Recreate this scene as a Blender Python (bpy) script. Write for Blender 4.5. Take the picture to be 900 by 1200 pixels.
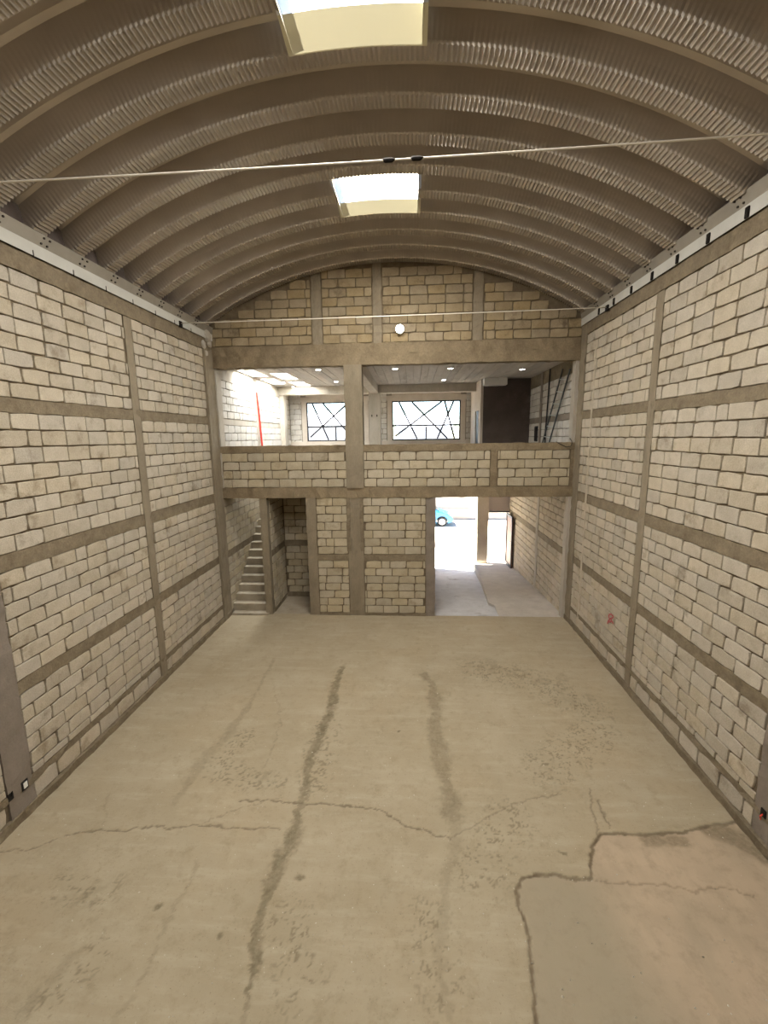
import bpy, bmesh, math, random
import numpy as np
from mathutils import Vector, Matrix
random.seed(7); rng = np.random.default_rng(7)
S = bpy.context.scene
for o in list(bpy.data.objects): bpy.data.objects.remove(o)
col = S.collection

# ------------------------------------------------------------------ camera
H = 4.5; FPX = 507.05; PITCH, YAW, ROLL = .171, .0643, -.0135
cp, sp = math.cos(PITCH), math.sin(PITCH)
cF = Vector((-math.sin(YAW)*cp, math.cos(YAW)*cp, -sp))
cR = Vector((math.cos(YAW), math.sin(YAW), 0)); cU = cR.cross(cF)
cr, sr = math.cos(ROLL), math.sin(ROLL)
cR, cU = cr*cR + sr*cU, -sr*cR + cr*cU
cam = bpy.data.objects.new('camera', bpy.data.cameras.new('camera')); col.objects.link(cam)
cam.matrix_world = Matrix(((cR.x, cU.x, -cF.x, 0), (cR.y, cU.y, -cF.y, 0), (cR.z, cU.z, -cF.z, H), (0, 0, 0, 1)))
cam.data.sensor_fit = 'HORIZONTAL'; cam.data.sensor_width = 36; cam.data.lens = FPX/900*36
cam.data.clip_start = .05; cam.data.clip_end = 500
S.camera = cam
# ------------------------------------------------------------------ sky, sun, exposure
w = bpy.data.worlds.new('sky'); S.world = w; w.use_nodes = True
nt = w.node_tree; bg = nt.nodes['Background']
sky = nt.nodes.new('ShaderNodeTexSky'); sky.sky_type = 'NISHITA'; sky.sun_disc = False
sky.sun_elevation = math.radians(60); sky.sun_rotation = math.radians(-78); sky.altitude = 1500
nt.links.new(sky.outputs[0], bg.inputs[0]); bg.inputs[1].default_value = 1.0
sun = bpy.data.objects.new('sun', bpy.data.lights.new('sun', 'SUN')); col.objects.link(sun)
sun.data.energy = 180; sun.data.color = (1, .95, .86); sun.data.angle = math.radians(.6)
sun.rotation_euler = Vector((.5, -.12, -.86)).to_track_quat('-Z', 'Y').to_euler()
VS = S.view_settings; VS.view_transform = 'Standard'; VS.look = 'None'; VS.gamma = 1; VS.use_curve_mapping = False
VS.exposure = -.68
HALL_W = 330; UP_W = 120            # daylight entering through each roof opening (hall / front room)
def area(name, loc, sx, sy, watts, color=(1, .975, .94)):
    l = bpy.data.lights.new(name, 'AREA'); l.shape = 'RECTANGLE'; l.size = sx; l.size_y = sy; l.energy = watts; l.color = color
    o = bpy.data.objects.new(name, l); col.objects.link(o); o.location = loc
    return o
XL, XR, D = -4.714, 3.831, 10.459   # side walls, plane of the gable / loft front
YB = -8.0                           # wall behind the photographer
PITCHY = .65; Y0 = 5.08             # roof trough spacing, a trough centre
RCX, RCZ, RR = -.46, .293, 8.03     # roof vault
SKX = (-1.17, .12)                  # skylight span
SKY = [Y0 + PITCHY*(5*k) - .1 for k in (1, 0, -1)]      # far edge of each hall skylight
for ys in SKY: area('skylight_daylight', ((SKX[0]+SKX[1])/2, ys-.72, 8.292), SKX[1]-SKX[0]-.03, .68, HALL_W)
UPSK = [(-4.62, -4.2, 11.75, 13.0), (-3.98, -3.5, 12.4, 13.75), (-4.62, -4.2, 13.5, 14.8), (-3.98, -3.5, 14.3, 15.5)]
for a in UPSK: area('loft_daylight', ((a[0]+a[1])/2, (a[2]+a[3])/2, 6.36), a[1]-a[0]-.02, a[3]-a[2]-.02, UP_W, (.95, .98, 1))

def ray(u, v): return cF + cR*((u-450)/FPX) + cU*((600-v)/FPX)
def onX(u, v, X): d = ray(u, v); t = X/d.x; return Vector((0, 0, H)) + d*t
def onY(u, v, Y): d = ray(u, v); t = Y/d.y; return Vector((0, 0, H)) + d*t
def onZ(u, v, Z): d = ray(u, v); t = (Z-H)/d.z; return Vector((0, 0, H)) + d*t
def project(p):
    d = Vector(p) - Vector((0, 0, H)); z = d.dot(cF)
    if z < .1: return None
    return (450 + FPX*d.dot(cR)/z, 600 - FPX*d.dot(cU)/z, z)

# ------------------------------------------------------------------ materials
SAT = .78
def srgb(r, g, b):
    l = .3*r+.59*g+.11*b; r, g, b = (l+(c-l)*SAT for c in (r, g, b)); return tuple(((c/255+.055)/1.055)**2.4 if c > 10 else c/255/12.92 for c in (r, g, b)) + (1,)
def mat(name, c1, c2=None, scale=6, rough=.9, metal=0, bump=.0, bscale=60, c3=None, rnd=0, spec=.25, detail=6, stretch=None, pit=.16):
    m = bpy.data.materials.new(name); m.use_nodes = True; t = m.node_tree; b = t.nodes['Principled BSDF']
    b.inputs['Roughness'].default_value = rough; b.inputs['Metallic'].default_value = metal
    b.inputs['Specular IOR Level'].default_value = spec
    N = lambda k: t.nodes.new(k); L = t.links.new
    geo = N('ShaderNodeNewGeometry'); pos = geo.outputs['Position']
    if stretch:
        mp = N('ShaderNodeMapping'); mp.inputs['Scale'].default_value = stretch; L(pos, mp.inputs[0]); pos = mp.outputs[0]
    def noise(s, d=detail, r=.6):
        n = N('ShaderNodeTexNoise'); n.inputs['Scale'].default_value = s; n.inputs['Detail'].default_value = d
        n.inputs['Roughness'].default_value = r; L(pos, n.inputs['Vector']); return n.outputs['Fac']
    def mix(fac, a, bb, mode='MIX'):
        x = N('ShaderNodeMix'); x.data_type = 'RGBA'; x.blend_type = mode
        for s, v in ((x.inputs[0], fac), (x.inputs[6], a), (x.inputs[7], bb)):
            if hasattr(v, 'links'): L(v, s)
            else: s.default_value = v
        return x.outputs[2]
    def ramp(f, lo, hi):
        r = N('ShaderNodeMapRange'); r.inputs[1].default_value = lo; r.inputs[2].default_value = hi; L(f, r.inputs[0]); return r.outputs[0]
    c = c1
    if c2: c = mix(ramp(noise(scale), .3, .7), c1, c2)
    if c3: c = mix(ramp(noise(scale*.45, 8, .7), .56, .72), c, c3)
    if rnd:
        oi = N('ShaderNodeObjectInfo'); ad = N('ShaderNodeMath'); ad.operation = 'ADD'
        L(oi.outputs['Random'], ad.inputs[0]); L(geo.outputs['Random Per Island'], ad.inputs[1])
        fr = N('ShaderNodeMath'); fr.operation = 'FRACT'; L(ad.outputs[0], fr.inputs[0])
        mr = N('ShaderNodeMapRange'); mr.inputs[3].default_value = 1-rnd; mr.inputs[4].default_value = 1+rnd*.6; L(fr.outputs[0], mr.inputs[0])
        hs = N('ShaderNodeHueSaturation'); L(mr.outputs[0], hs.inputs['Value'])
        fr2 = N('ShaderNodeMath'); fr2.operation = 'MULTIPLY'; L(fr.outputs[0], fr2.inputs[0]); fr2.inputs[1].default_value = 7.31
        fr3 = N('ShaderNodeMath'); fr3.operation = 'FRACT'; L(fr2.outputs[0], fr3.inputs[0])
        m2 = N('ShaderNodeMapRange'); m2.inputs[3].default_value = .88; m2.inputs[4].default_value = 1.12; L(fr3.outputs[0], m2.inputs[0]); L(m2.outputs[0], hs.inputs['Saturation'])
        if hasattr(c, 'links'): L(c, hs.inputs['Color'])
        else: hs.inputs['Color'].default_value = c
        c = hs.outputs[0]
    if bump:
        fine = noise(bscale, 4, .7)
        c = mix(ramp(fine, .25, .75), mix(pit, c, (.02, .015, .008, 1)), c)
        bn = N('ShaderNodeBump'); bn.inputs['Strength'].default_value = bump; bn.inputs['Distance'].default_value = .01
        L(fine, bn.inputs['Height']); L(bn.outputs[0], b.inputs['Normal'])
    if hasattr(c, 'links'): L(c, b.inputs['Base Color'])
    else: b.inputs['Base Color'].default_value = c
    return m
M = {}
M['block'] = mat('concrete_block', srgb(212, 197, 170), srgb(196, 180, 152), 6, .95, bump=.6, bscale=60, c3=srgb(158, 139, 110), rnd=.12, pit=.3)
M['block_back'] = mat('concrete_block_yellowish', srgb(204, 188, 155), srgb(188, 170, 136), 5, .95, bump=.6, bscale=60, c3=srgb(150, 129, 95), rnd=.12, pit=.3)  # yellower, darker tint: mostly the lighting at the back, put into the colour
M['block_gable'] = mat('concrete_block_dirty_shaded', srgb(186, 163, 122), srgb(164, 140, 100), 5, .95, bump=.35, bscale=70, c3=srgb(120, 98, 66), rnd=.16, pit=.35)  # brown dirt, plus the gable's lighting put into a darker, yellower tone
M['block_up'] = mat('concrete_block_pale', srgb(214, 208, 196), srgb(200, 193, 180), 5, .95, bump=.3, bscale=70, c3=srgb(176, 165, 145), rnd=.12)
M['mortar'] = mat('mortar', srgb(128, 110, 82), srgb(104, 87, 62), 9, .98, bump=.5, bscale=50)
M['mortar_pale'] = mat('mortar_pale', srgb(165, 155, 138), srgb(140, 130, 112), 9, .98, bump=.5, bscale=50)
M['beam'] = mat('cast_concrete', srgb(150, 132, 102), srgb(124, 107, 80), 7, .95, bump=.8, bscale=34, c3=srgb(106, 90, 64), pit=.4)
M['beam_back'] = mat('cast_concrete_brown', srgb(160, 139, 104), srgb(130, 110, 80), 3.2, .95, bump=.8, bscale=30, c3=srgb(104, 86, 58), pit=.4)
M['column'] = mat('cast_column', srgb(157, 141, 113), srgb(138, 122, 96), 5, .95, bump=.5, bscale=40, c3=srgb(116, 100, 74), stretch=(1, 1, .35), pit=.3)
M['column_grey'] = mat('cast_column_grey', srgb(146, 132, 116), srgb(128, 114, 98), 3, .95, bump=.4, bscale=40, c3=srgb(110, 97, 80))
M['column_pale'] = mat('cast_column_pale', srgb(196, 186, 168), srgb(176, 164, 144), 3, .95, bump=.3, bscale=40, c3=srgb(150, 138, 116), stretch=(1, 1, .3))
M['steel'] = mat('galvanised_roof_steel', srgb(198, 186, 170), srgb(182, 170, 154), 1.2, .33, .75, bump=0)
M['flange_shade'] = mat('flange_shade_tone', srgb(158, 148, 130), srgb(142, 132, 114), 3, .6, .3)  # darker than the channel: the upper flange's shade put into its colour
M['channel'] = mat('painted_channel', srgb(206, 203, 190), srgb(190, 186, 172), 2, .55)
SAT = 1
M['bolt'] = mat('bolt_steel', srgb(60, 52, 44), rough=.6, metal=.5)
M['dark'] = mat('dark_void', srgb(28, 24, 20), rough=.9)
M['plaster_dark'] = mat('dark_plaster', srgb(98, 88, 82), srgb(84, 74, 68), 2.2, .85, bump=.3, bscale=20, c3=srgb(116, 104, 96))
M['plaster_pale'] = mat('pale_plaster', srgb(214, 204, 190), srgb(200, 188, 172), 3, .9, bump=.2)
M['white'] = mat('white_paint', srgb(232, 230, 224), rough=.6)
M['cream'] = mat('skylight_reveal', srgb(226, 222, 200), srgb(212, 206, 180), 3, .7)
SAT = .7
M['plank'] = mat('board_marked_concrete', srgb(206, 196, 182), srgb(190, 178, 162), 6, .9, bump=.3, bscale=50, c3=srgb(150, 136, 116), rnd=.12, stretch=(1, .2, 1))
M['step'] = mat('stair_concrete', srgb(176, 160, 132), srgb(156, 140, 112), 4, .9, bump=.3, c3=srgb(134, 118, 92))
SAT = 1
M['rope'] = mat('rope', srgb(220, 212, 196), rough=.9)
M['black'] = mat('black_plastic', srgb(24, 22, 22), rough=.5)
M['metal_dark'] = mat('dark_steel', srgb(70, 74, 74), rough=.45, metal=.6)
M['alu'] = mat('aluminium', srgb(206, 210, 208), rough=.4, metal=.7)
M['frame'] = mat('window_frame_metal', srgb(58, 58, 62), rough=.5, metal=.3)
M['red'] = mat('red_pipe', srgb(206, 62, 48), rough=.5)
M['redpaint'] = mat('red_spray_paint', srgb(168, 66, 70), srgb(190, 110, 108), 60, .8)
M['door'] = mat('brown_door_metal', srgb(126, 96, 82), srgb(108, 82, 70), 4, .55, .2)
M['transom'] = mat('grey_sheet_metal', srgb(186, 176, 172), rough=.6)
SAT = .6
M['drive'] = mat('driveway_concrete', srgb(216, 214, 212), srgb(198, 194, 190), 3, .9, bump=.4, bscale=25, c3=srgb(150, 140, 126))
M['kerb'] = mat('walkway_concrete', srgb(206, 192, 172), srgb(188, 174, 154), 3, .9, bump=.3, bscale=25)
M['street'] = mat('street_ground', srgb(206, 198, 184), srgb(192, 184, 170), .8, .95)
M['streetwall'] = mat('street_wall', srgb(206, 184, 160), srgb(190, 168, 146), 1.5, .95, bump=.3)
M['streetbase'] = mat('street_wall_base', srgb(160, 148, 138), srgb(150, 138, 128), 1.5, .95)
SAT = 1
M['carpaint'] = mat('blue_car_paint', srgb(0, 92, 138), rough=.3, spec=.5)
M['carglass'] = mat('car_glass', srgb(30, 40, 46), rough=.1, spec=.6)
M['rubber'] = mat('tyre_rubber', srgb(34, 32, 32), rough=.8)
M['rim'] = mat('wheel_rim', srgb(190, 190, 192), rough=.35, metal=.6)
M['lamp_glass'] = mat('lamp_lens', srgb(230, 232, 228), rough=.3)
M['house'] = mat('pale_blue_house', srgb(214, 222, 232), rough=.9)
M['houseroof'] = mat('house_roof', srgb(200, 208, 222), rough=.9)
def emis(name, c, s):
    m = bpy.data.materials.new(name); m.use_nodes = True; b = m.node_tree.nodes['Principled BSDF']
    b.inputs['Base Color'].default_value = c; b.inputs['Emission Color'].default_value = c; b.inputs['Emission Strength'].default_value = s
    return m
M['led'] = emis('led_lens', (1, .97, .9, 1), 30)
M['flood'] = emis('flood_lens', (.92, 1, .95, 1), 30)
def pane_mat(name, t):
    m = bpy.data.materials.new(name); m.use_nodes = True; n = m.node_tree.nodes; L = m.node_tree.links.new
    n.remove(n['Principled BSDF']); a = n.new('ShaderNodeBsdfTransparent'); b = n.new('ShaderNodeBsdfTranslucent' if t == 'poly' else 'ShaderNodeBsdfGlossy'); x = n.new('ShaderNodeMixShader')
    b.inputs[0].default_value = (.95, .95, .9, 1)
    x.inputs[0].default_value = 1 if t == 'poly' else .06
    if t != 'poly': b.inputs['Roughness'].default_value = .05
    L(a.outputs[0], x.inputs[1]); L(b.outputs[0], x.inputs[2]); L(x.outputs[0], n['Material Output'].inputs[0]); return m
m = M['fibre'] = bpy.data.materials.new('cream_fibreglass'); m.use_nodes = True; n_ = m.node_tree.nodes; b_ = n_['Principled BSDF']; b_.inputs['Base Color'].default_value = srgb(222, 216, 186); b_.inputs['Roughness'].default_value = .6
t_ = n_.new('ShaderNodeBsdfTranslucent'); t_.inputs[0].default_value = srgb(240, 232, 196); x_ = n_.new('ShaderNodeMixShader'); x_.inputs[0].default_value = .02
m.node_tree.links.new(b_.outputs[0], x_.inputs[1]); m.node_tree.links.new(t_.outputs[0], x_.inputs[2]); m.node_tree.links.new(x_.outputs[0], n_['Material Output'].inputs[0])
M['poly'] = pane_mat('polycarbonate_sheet', 'poly'); M['glass'] = pane_mat('clear_glass', 'glass')

# ------------------------------------------------------------------ helpers
def ob(name, mesh, m=None, parent=None):
    o = bpy.data.objects.new(name, mesh); col.objects.link(o)
    if m is not None and mesh is not None and not mesh.materials: mesh.materials.append(m)
    if parent is not None:
        o.parent = parent; o.matrix_parent_inverse = Matrix.Translation(-parent.location)
    return o
def fromdata(name, V, F, m=None, parent=None, smooth=False):
    me = bpy.data.meshes.new(name); me.from_pydata([tuple(v) for v in V], [], F); me.update()
    if smooth: me.shade_smooth()
    return ob(name, me, m, parent)
def boxdata(x0, x1, y0, y1, z0, z1):
    V = [(x, y, z) for z in (z0, z1) for y in (y0, y1) for x in (x0, x1)]
    F = [(0, 2, 3, 1), (4, 5, 7, 6), (0, 1, 5, 4), (2, 6, 7, 3), (0, 4, 6, 2), (1, 3, 7, 5)]
    return V, F
class MB:
    def __init__(s): s.V = []; s.F = []
    def add(s, V, F):
        n = len(s.V); s.V += [tuple(v) for v in V]; s.F += [tuple(i+n for i in f) for f in F]; return s
    def box(s, *a): return s.add(*boxdata(*a))
    def bar(s, p, q, wd, ht=None, up=Vector((0, 0, 1))):
        p, q = Vector(p), Vector(q); ht = ht or wd; d = (q-p).normalized(); a = d.cross(up)
        if a.length < 1e-3: a = d.cross(Vector((1, 0, 0)))
        a.normalize(); b = a.cross(d); V = []
        for e in (p, q):
            for i, j in ((-1, -1), (1, -1), (1, 1), (-1, 1)): V.append(e + a*i*wd/2 + b*j*ht/2)
        return s.add(V, [(0, 1, 2, 3), (7, 6, 5, 4), (0, 4, 5, 1), (1, 5, 6, 2), (2, 6, 7, 3), (3, 7, 4, 0)])
    def tube(s, pts, r, n=8, cap=True):
        pts = [Vector(p) for p in pts]; V = []; F = []; k = len(pts)
        for i, p in enumerate(pts):
            d = (pts[min(i+1, k-1)] - pts[max(i-1, 0)]).normalized(); a = d.cross(Vector((.13, .27, 1)).normalized())
            if a.length < .1: a = d.cross(Vector((1, 0, 0)))
            a.normalize(); b = d.cross(a); rr = r[i] if isinstance(r, (list, tuple)) else r
            V += [p + (a*math.cos(t*2*math.pi/n) + b*math.sin(t*2*math.pi/n))*rr for t in range(n)]
        for i in range(k-1):
            for t in range(n): F.append((i*n+t, i*n+(t+1) % n, (i+1)*n+(t+1) % n, (i+1)*n+t))
        if cap: F.append(tuple(range(n))[::-1]); F.append(tuple((k-1)*n+t for t in range(n)))
        return s.add(V, F)
    def build(s, name, m=None, parent=None, smooth=False): return fromdata(name, s.V, s.F, m, parent, smooth)
def box(name, x0, x1, y0, y1, z0, z1, m, parent=None, bev=0):
    o = fromdata(name, *boxdata(x0, x1, y0, y1, z0, z1), m, parent)
    if bev:
        bm = bmesh.new(); bm.from_mesh(o.data); bmesh.ops.bevel(bm, geom=bm.edges[:], offset=bev, segments=2, affect='EDGES', clamp_overlap=True); bm.to_mesh(o.data); bm.free()
    return o
def rough_box(name, x0, x1, y0, y1, z0, z1, m, parent=None, j=.007, step=.13):
    """cast concrete member: a box cut along its longest side, edges wavering"""
    e = [(x0, x1), (y0, y1), (z0, z1)]; L = [b-a for a, b in e]; ax = L.index(max(L)); n = max(2, int(L[ax]/step))
    o1, o2 = [i for i in range(3) if i != ax]; V = []; F = []
    for i in range(n+1):
        t = e[ax][0] + L[ax]*i/n
        for a, b in ((0, 0), (1, 0), (1, 1), (0, 1)):
            p = [0, 0, 0]; p[ax] = t; p[o1] = e[o1][a] + random.uniform(-j, j); p[o2] = e[o2][b] + random.uniform(-j, j); V.append(p)
    for i in range(n):
        for k in range(4): F.append((i*4+k, i*4+(k+1) % 4, i*4+4+(k+1) % 4, i*4+4+k))
    F += [(3, 2, 1, 0), tuple(n*4+k for k in range(4))]
    o = fromdata(name, V, F, m, parent)
    bm = bmesh.new(); bm.from_mesh(o.data); bmesh.ops.recalc_face_normals(bm, faces=bm.faces[:]); bm.to_mesh(o.data); bm.free()
    return o
def struct(o): o['kind'] = 'structure'; return o
def tag(o, label, cat, group=None):
    o['label'] = label; o['category'] = cat
    if group: o['group'] = group
    return o
def empty(name, loc):
    o = bpy.data.objects.new(name, None); o.location = loc; col.objects.link(o); o.empty_display_size = .1; return o

# ------------------------------------------------------------------ masonry
BL, BH = .392, .18
def block_mesh(k):
    r = random.Random(k+40); n = [2, 1, 2, 1]; hl, hh = BL/2, BH/2; out = []
    cor = [(-hl, -hh), (hl, -hh), (hl, hh), (-hl, hh)]
    for i in range(4):
        a, b = cor[i], cor[(i+1) % 4]; q = n[i]+1
        for t in range(q):
            f = t/q; x = a[0]+(b[0]-a[0])*f; z = a[1]+(b[1]-a[1])*f
            ch = .012 if (t == 0 and r.random() < .25) else 0
            out.append((x + r.uniform(-.004, .004) - math.copysign(ch, x), z + r.uniform(-.004, .004) - math.copysign(ch, z)))
    m = len(out); V = [(x, .03, z) for x, z in out] + [(x, -.006, z) for x, z in out] + [(x*(1-.006/hl), -.011, z*(1-.006/hh)) for x, z in out]; F = []
    for s in (0, m):
        for i in range(m): F.append((s+i, s+(i+1) % m, s+m+(i+1) % m, s+m+i))
    F.append(tuple(range(2*m, 3*m)))
    return V, F
BLK = [block_mesh(k) for k in range(8)]
BME = {}
def blk(k, mk):
    if (k, mk) not in BME:
        me = bpy.data.meshes.new('block'); me.from_pydata(*[BLK[k][0], [], BLK[k][1]]); me.materials.append(M[mk]); me.update(); BME[(k, mk)] = me
    return BME[(k, mk)]
def lay(u0, u1, z0, z1, rows=None, part=0, shift=None, L=.405, clip=None):
    """running bond inside a rectangle; part>0 adds a cut course of that height below"""
    out = []; joint = .018; n = rows or max(1, round((z1-z0-part)/.2)); h = (z1-z0-part)/n
    crs = [(z0+part+i*h, z0+part+(i+1)*h) for i in range(n)]
    if part: crs = [(z0, z0+part)] + crs
    s0 = shift if shift is not None else random.random()*L
    for i, (a, b) in enumerate(crs):
        u = u0 - (s0 + (L/2 if i % 2 else 0) + random.uniform(-.03, .03)) % L
        while u < u1 - .03:
            ln = L + random.uniform(-.008, .008)
            if random.random() < .05: ln *= .5
            p, q = max(u, u0), min(u+ln, u1); u += ln
            if q-p < .05: continue
            r = (p+joint/2, q-joint/2, a+joint/2, b-joint/2)
            if clip is None or clip(r): out.append(r)
    return out
ROT = {'L': math.pi/2, 'R': -math.pi/2, 'B': 0, 'F': math.pi}
def place(side, c, r):
    u, z = (r[0]+r[1])/2, (r[2]+r[3])/2
    return {'L': (c, u, z), 'R': (c, u, z), 'B': (u, c, z), 'F': (u, c, z)}[side]
def masonry(parent, side, c, rects, mk, limit=300):
    seen = []
    for r in rects:
        p = project(place(side, c, r)); s = 0
        if p:
            du = project({'L': (c, r[1], r[2]), 'R': (c, r[1], r[2]), 'B': (r[1], c, r[2]), 'F': (r[1], c, r[2])}[side])
            inside = -15 < p[0] < 915 and -15 < p[1] < 1215
            s = (abs(p[0]-du[0]) + abs(p[1]-du[1]) if du else 0) if inside else 0
        seen.append((s, r))
    seen.sort(key=lambda t: -t[0]); rest = MB(); nrest = 0
    for i, (s, r) in enumerate(seen):
        k = random.randrange(8); x, y, z = place(side, c, r); sx, sz = (r[1]-r[0])/BL, (r[3]-r[2])/BH
        d = random.uniform(-.003, .004); tilt = random.uniform(-.005, .005); flip = random.choice((1, -1))
        nx = {'L': (1, 0), 'R': (-1, 0), 'B': (0, -1), 'F': (0, 1)}[side]
        mw = Matrix.LocRotScale(Vector((x+nx[0]*d, y+nx[1]*d, z)), Matrix.Rotation(ROT[side], 3, 'Z') @ Matrix.Rotation(tilt*(.405/max(.1, r[1]-r[0])) if r[1]-r[0] > .3 else tilt, 3, 'Y'), Vector((sx, 1, sz)))
        if i < limit and s > 0:
            o = bpy.data.objects.new('block', blk(k, mk)); col.objects.link(o); o.parent = parent; o.matrix_parent_inverse = Matrix.Translation(-parent.location); o.matrix_world = mw; o.matrix_basis = mw
        else:
            rest.add([mw @ Vector(v) for v in BLK[k][0]], BLK[k][1]); nrest += 1
    if nrest: o = rest.build('far_blocks', M[mk], parent); o['kind'] = 'stuff'

# ================================================================== FLOOR
def vnoise(x, y, f, seed):
    r = np.random.default_rng(seed); G = r.random((256, 256)); x = x*f+37.3; y = y*f+11.7
    xi = np.floor(x).astype(int); yi = np.floor(y).astype(int); fx = x-xi; fy = y-yi
    fx = fx*fx*(3-2*fx); fy = fy*fy*(3-2*fy); g = lambda a, b: G[a % 256, b % 256]
    return (g(xi, yi)*(1-fx)+g(xi+1, yi)*fx)*(1-fy) + (g(xi, yi+1)*(1-fx)+g(xi+1, yi+1)*fx)*fy
def fbm(x, y, f, seed, o=4):
    s = 0; a = .5; t = 0
    for i in range(o): s = s + a*vnoise(x, y, f*2**i, seed+i); t += a; a *= .55
    return s/t
def pdist(X, Y, pts):
    best = np.full(X.shape, 1e9); tt = np.zeros(X.shape); n = len(pts)-1
    for i in range(n):
        (ax, ay), (bx, by) = pts[i], pts[i+1]; dx, dy = bx-ax, by-ay; l = dx*dx+dy*dy+1e-9
        t = np.clip(((X-ax)*dx+(Y-ay)*dy)/l, 0, 1); d = np.hypot(X-ax-t*dx, Y-ay-t*dy); k = d < best
        best = np.where(k, d, best); tt = np.where(k, (i+t)/n, tt)
    return best, tt
FP = lambda P: [tuple(onZ(u, v, 0)[:2]) for u, v in P]
def smooth(e0, e1, x): t = np.clip((x-e0)/(e1-e0), 0, 1); return t*t*(3-2*t)
def build_floor():
    ys = np.concatenate([np.arange(YB, 1.8, .3), np.arange(1.8, 6.5, .016), np.arange(6.5, D+.06, .03)]); xs = np.arange(XL-.02, XR+.03, .018)
    X, Y = np.meshgrid(xs, ys); wx = (fbm(X, Y, 2.5, 1)-.5); wy = (fbm(X, Y, 2.5, 9)-.5); fx = fbm(X, Y, 14, 21)-.5; fy = fbm(X, Y, 14, 31)-.5
    Xw, Yw = X+wx*.12+fx*.07, Y+wy*.12+fy*.07
    dark = np.zeros(X.shape); crack = np.zeros(X.shape); light = np.zeros(X.shape)
    def trail(P, wdt, amt, fade=(.03, .95)):
        d, t = pdist(Xw, Yw, FP(P)); wd = np.interp(t, np.linspace(0, 1, len(wdt)), wdt)*(.1+1.7*fbm(X, Y, 3.4, 77)); d = d+(fbm(X, Y, 30, 41)-.5)*.09
        return amt*(1-smooth(wd*.4, wd*1.2, d))*(.6+.8*(fbm(X, Y, 11, 43)-.3))*smooth(0, fade[0], t+.01)*(1-smooth(fade[1], 1.0, t)*.6)
    A = [(404, 778), (395, 800), (385, 835), (372, 865), (362, 890), (355, 925), (349, 948), (344, 978), (330, 1008), (318, 1042), (306, 1080), (298, 1112), (291, 1150), (286, 1195)]
    dark = np.maximum(dark, trail(A, [.06, .1, .1, .09, .07, .05, .06, .1, .11, .09, .08, .08, .05, .03], 1.15))
    B = [(495, 788), (505, 800), (510, 835), (513, 870), (519, 905), (527, 945), (533, 968)]
    dark = np.maximum(dark, trail(B, [.1, .14, .12, .12, .15, .14, .08], .75))
    dark = np.maximum(dark, trail([(533, 968), (531, 1000), (524, 1050), (514, 1100), (519, 1150), (534, 1210)], [.08, .07, .06, .09, .07, .06], .35))
    dark = np.maximum(dark, trail([(322, 770), (290, 830), (262, 865), (235, 895), (204, 942)], [.03, .06, .08, .11, .07], .45))
    dark = np.maximum(dark, trail([(232, 1010), (205, 1065), (188, 1100), (165, 1150), (140, 1190)], [.03, .04, .04, .03, .03], .45))
    dark = np.maximum(dark, trail([(150, 1030), (112, 1050), (60, 1060)], [.1, .16, .1], .35)*smooth(.4, .65, fbm(X, Y, 16, 55)))
    dark = np.maximum(dark, trail([(95, 1105), (60, 1150), (25, 1195)], [.05, .06, .05], .45)*smooth(.35, .6, fbm(X, Y, 12, 56)))
    dark = np.maximum(dark, trail([(560, 780), (600, 790), (660, 800), (690, 830)], [.3, .45, .4, .3], .5)*smooth(.45, .68, fbm(X, Y, 9, 57)))
    dark = np.maximum(dark, trail([(300, 905), (315, 915), (330, 910)], [.12, .18, .1], .5)*smooth(.5, .7, fbm(X, Y, 14, 58)))
    for (u, v) in ((355, 1026), (259, 1094), (188, 1061), (640, 1178), (660, 1000), (466, 857)):
        p = FP([(u, v)])[0]; dark = np.maximum(dark, .95*(1-smooth(.018, .045, np.hypot((Xw-p[0]), (Yw-p[1])))))
    spk = smooth(.70, .80, vnoise(X, Y, 24, 201)*.6+vnoise(X, Y, 47, 202)*.4)
    reg = .22*smooth(.45, .7, fbm(X, Y, .9, 203))
    for P, rr in (([(75, 1040), (120, 1050)], .3), ([(290, 860), (250, 900), (300, 915)], .35), ([(305, 910), (325, 915)], .22), ([(380, 850), (365, 920)], .4), ([(560, 785), (620, 795), (690, 830)], .7), ([(340, 1080), (350, 1150)], .4), ([(600, 960), (560, 1020)], .5), ([(105, 1120), (60, 1170)], .3), ([(500, 1080), (520, 1160)], .35), ([(640, 900), (700, 860)], .6)):
        dd, _ = pdist(Xw, Yw, FP(P)); reg = np.maximum(reg, .95*(1-smooth(rr*.2, rr, dd)))
    dark = np.maximum(dark, np.clip(smooth(.66-.1*reg, .8-.1*reg, vnoise(X, Y, 21, 201)*.45+vnoise(X, Y, 53, 202)*.55), 0, 1)*reg*.75)
    def cr(P, wd=.012, amt=1, wob=1):
        d, t = pdist(X+(wx*.1+fx*.09)*wob, Y+(wy*.1+fy*.09)*wob, FP(P)); return amt*(1-smooth(wd*.5, wd*1.5, d))
    for P, wd, am in [([(-5, 1000), (40, 994), (62, 984)], .009, .6), ([(75, 979), (120, 975), (165, 970), (250, 968), (330, 971)], .01, .7),
                      ([(285, 937), (340, 941), (400, 944), (445, 948), (478, 968), (526, 984)], .011, .75), ([(330, 935), (270, 950), (235, 965)], .008, .4),
                      ([(526, 984), (560, 965), (600, 945), (655, 928)], .009, .4), ([(320, 800), (330, 850), (310, 900)], .008, .3), ([(690, 925), (693, 950), (700, 985)], .012, .5),
                      ([(700, 940), (715, 968)], .012, .6), ([(128, 930), (122, 970)], .007, .3)]:
        crack = np.maximum(crack, cr(P, wd, am))
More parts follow.
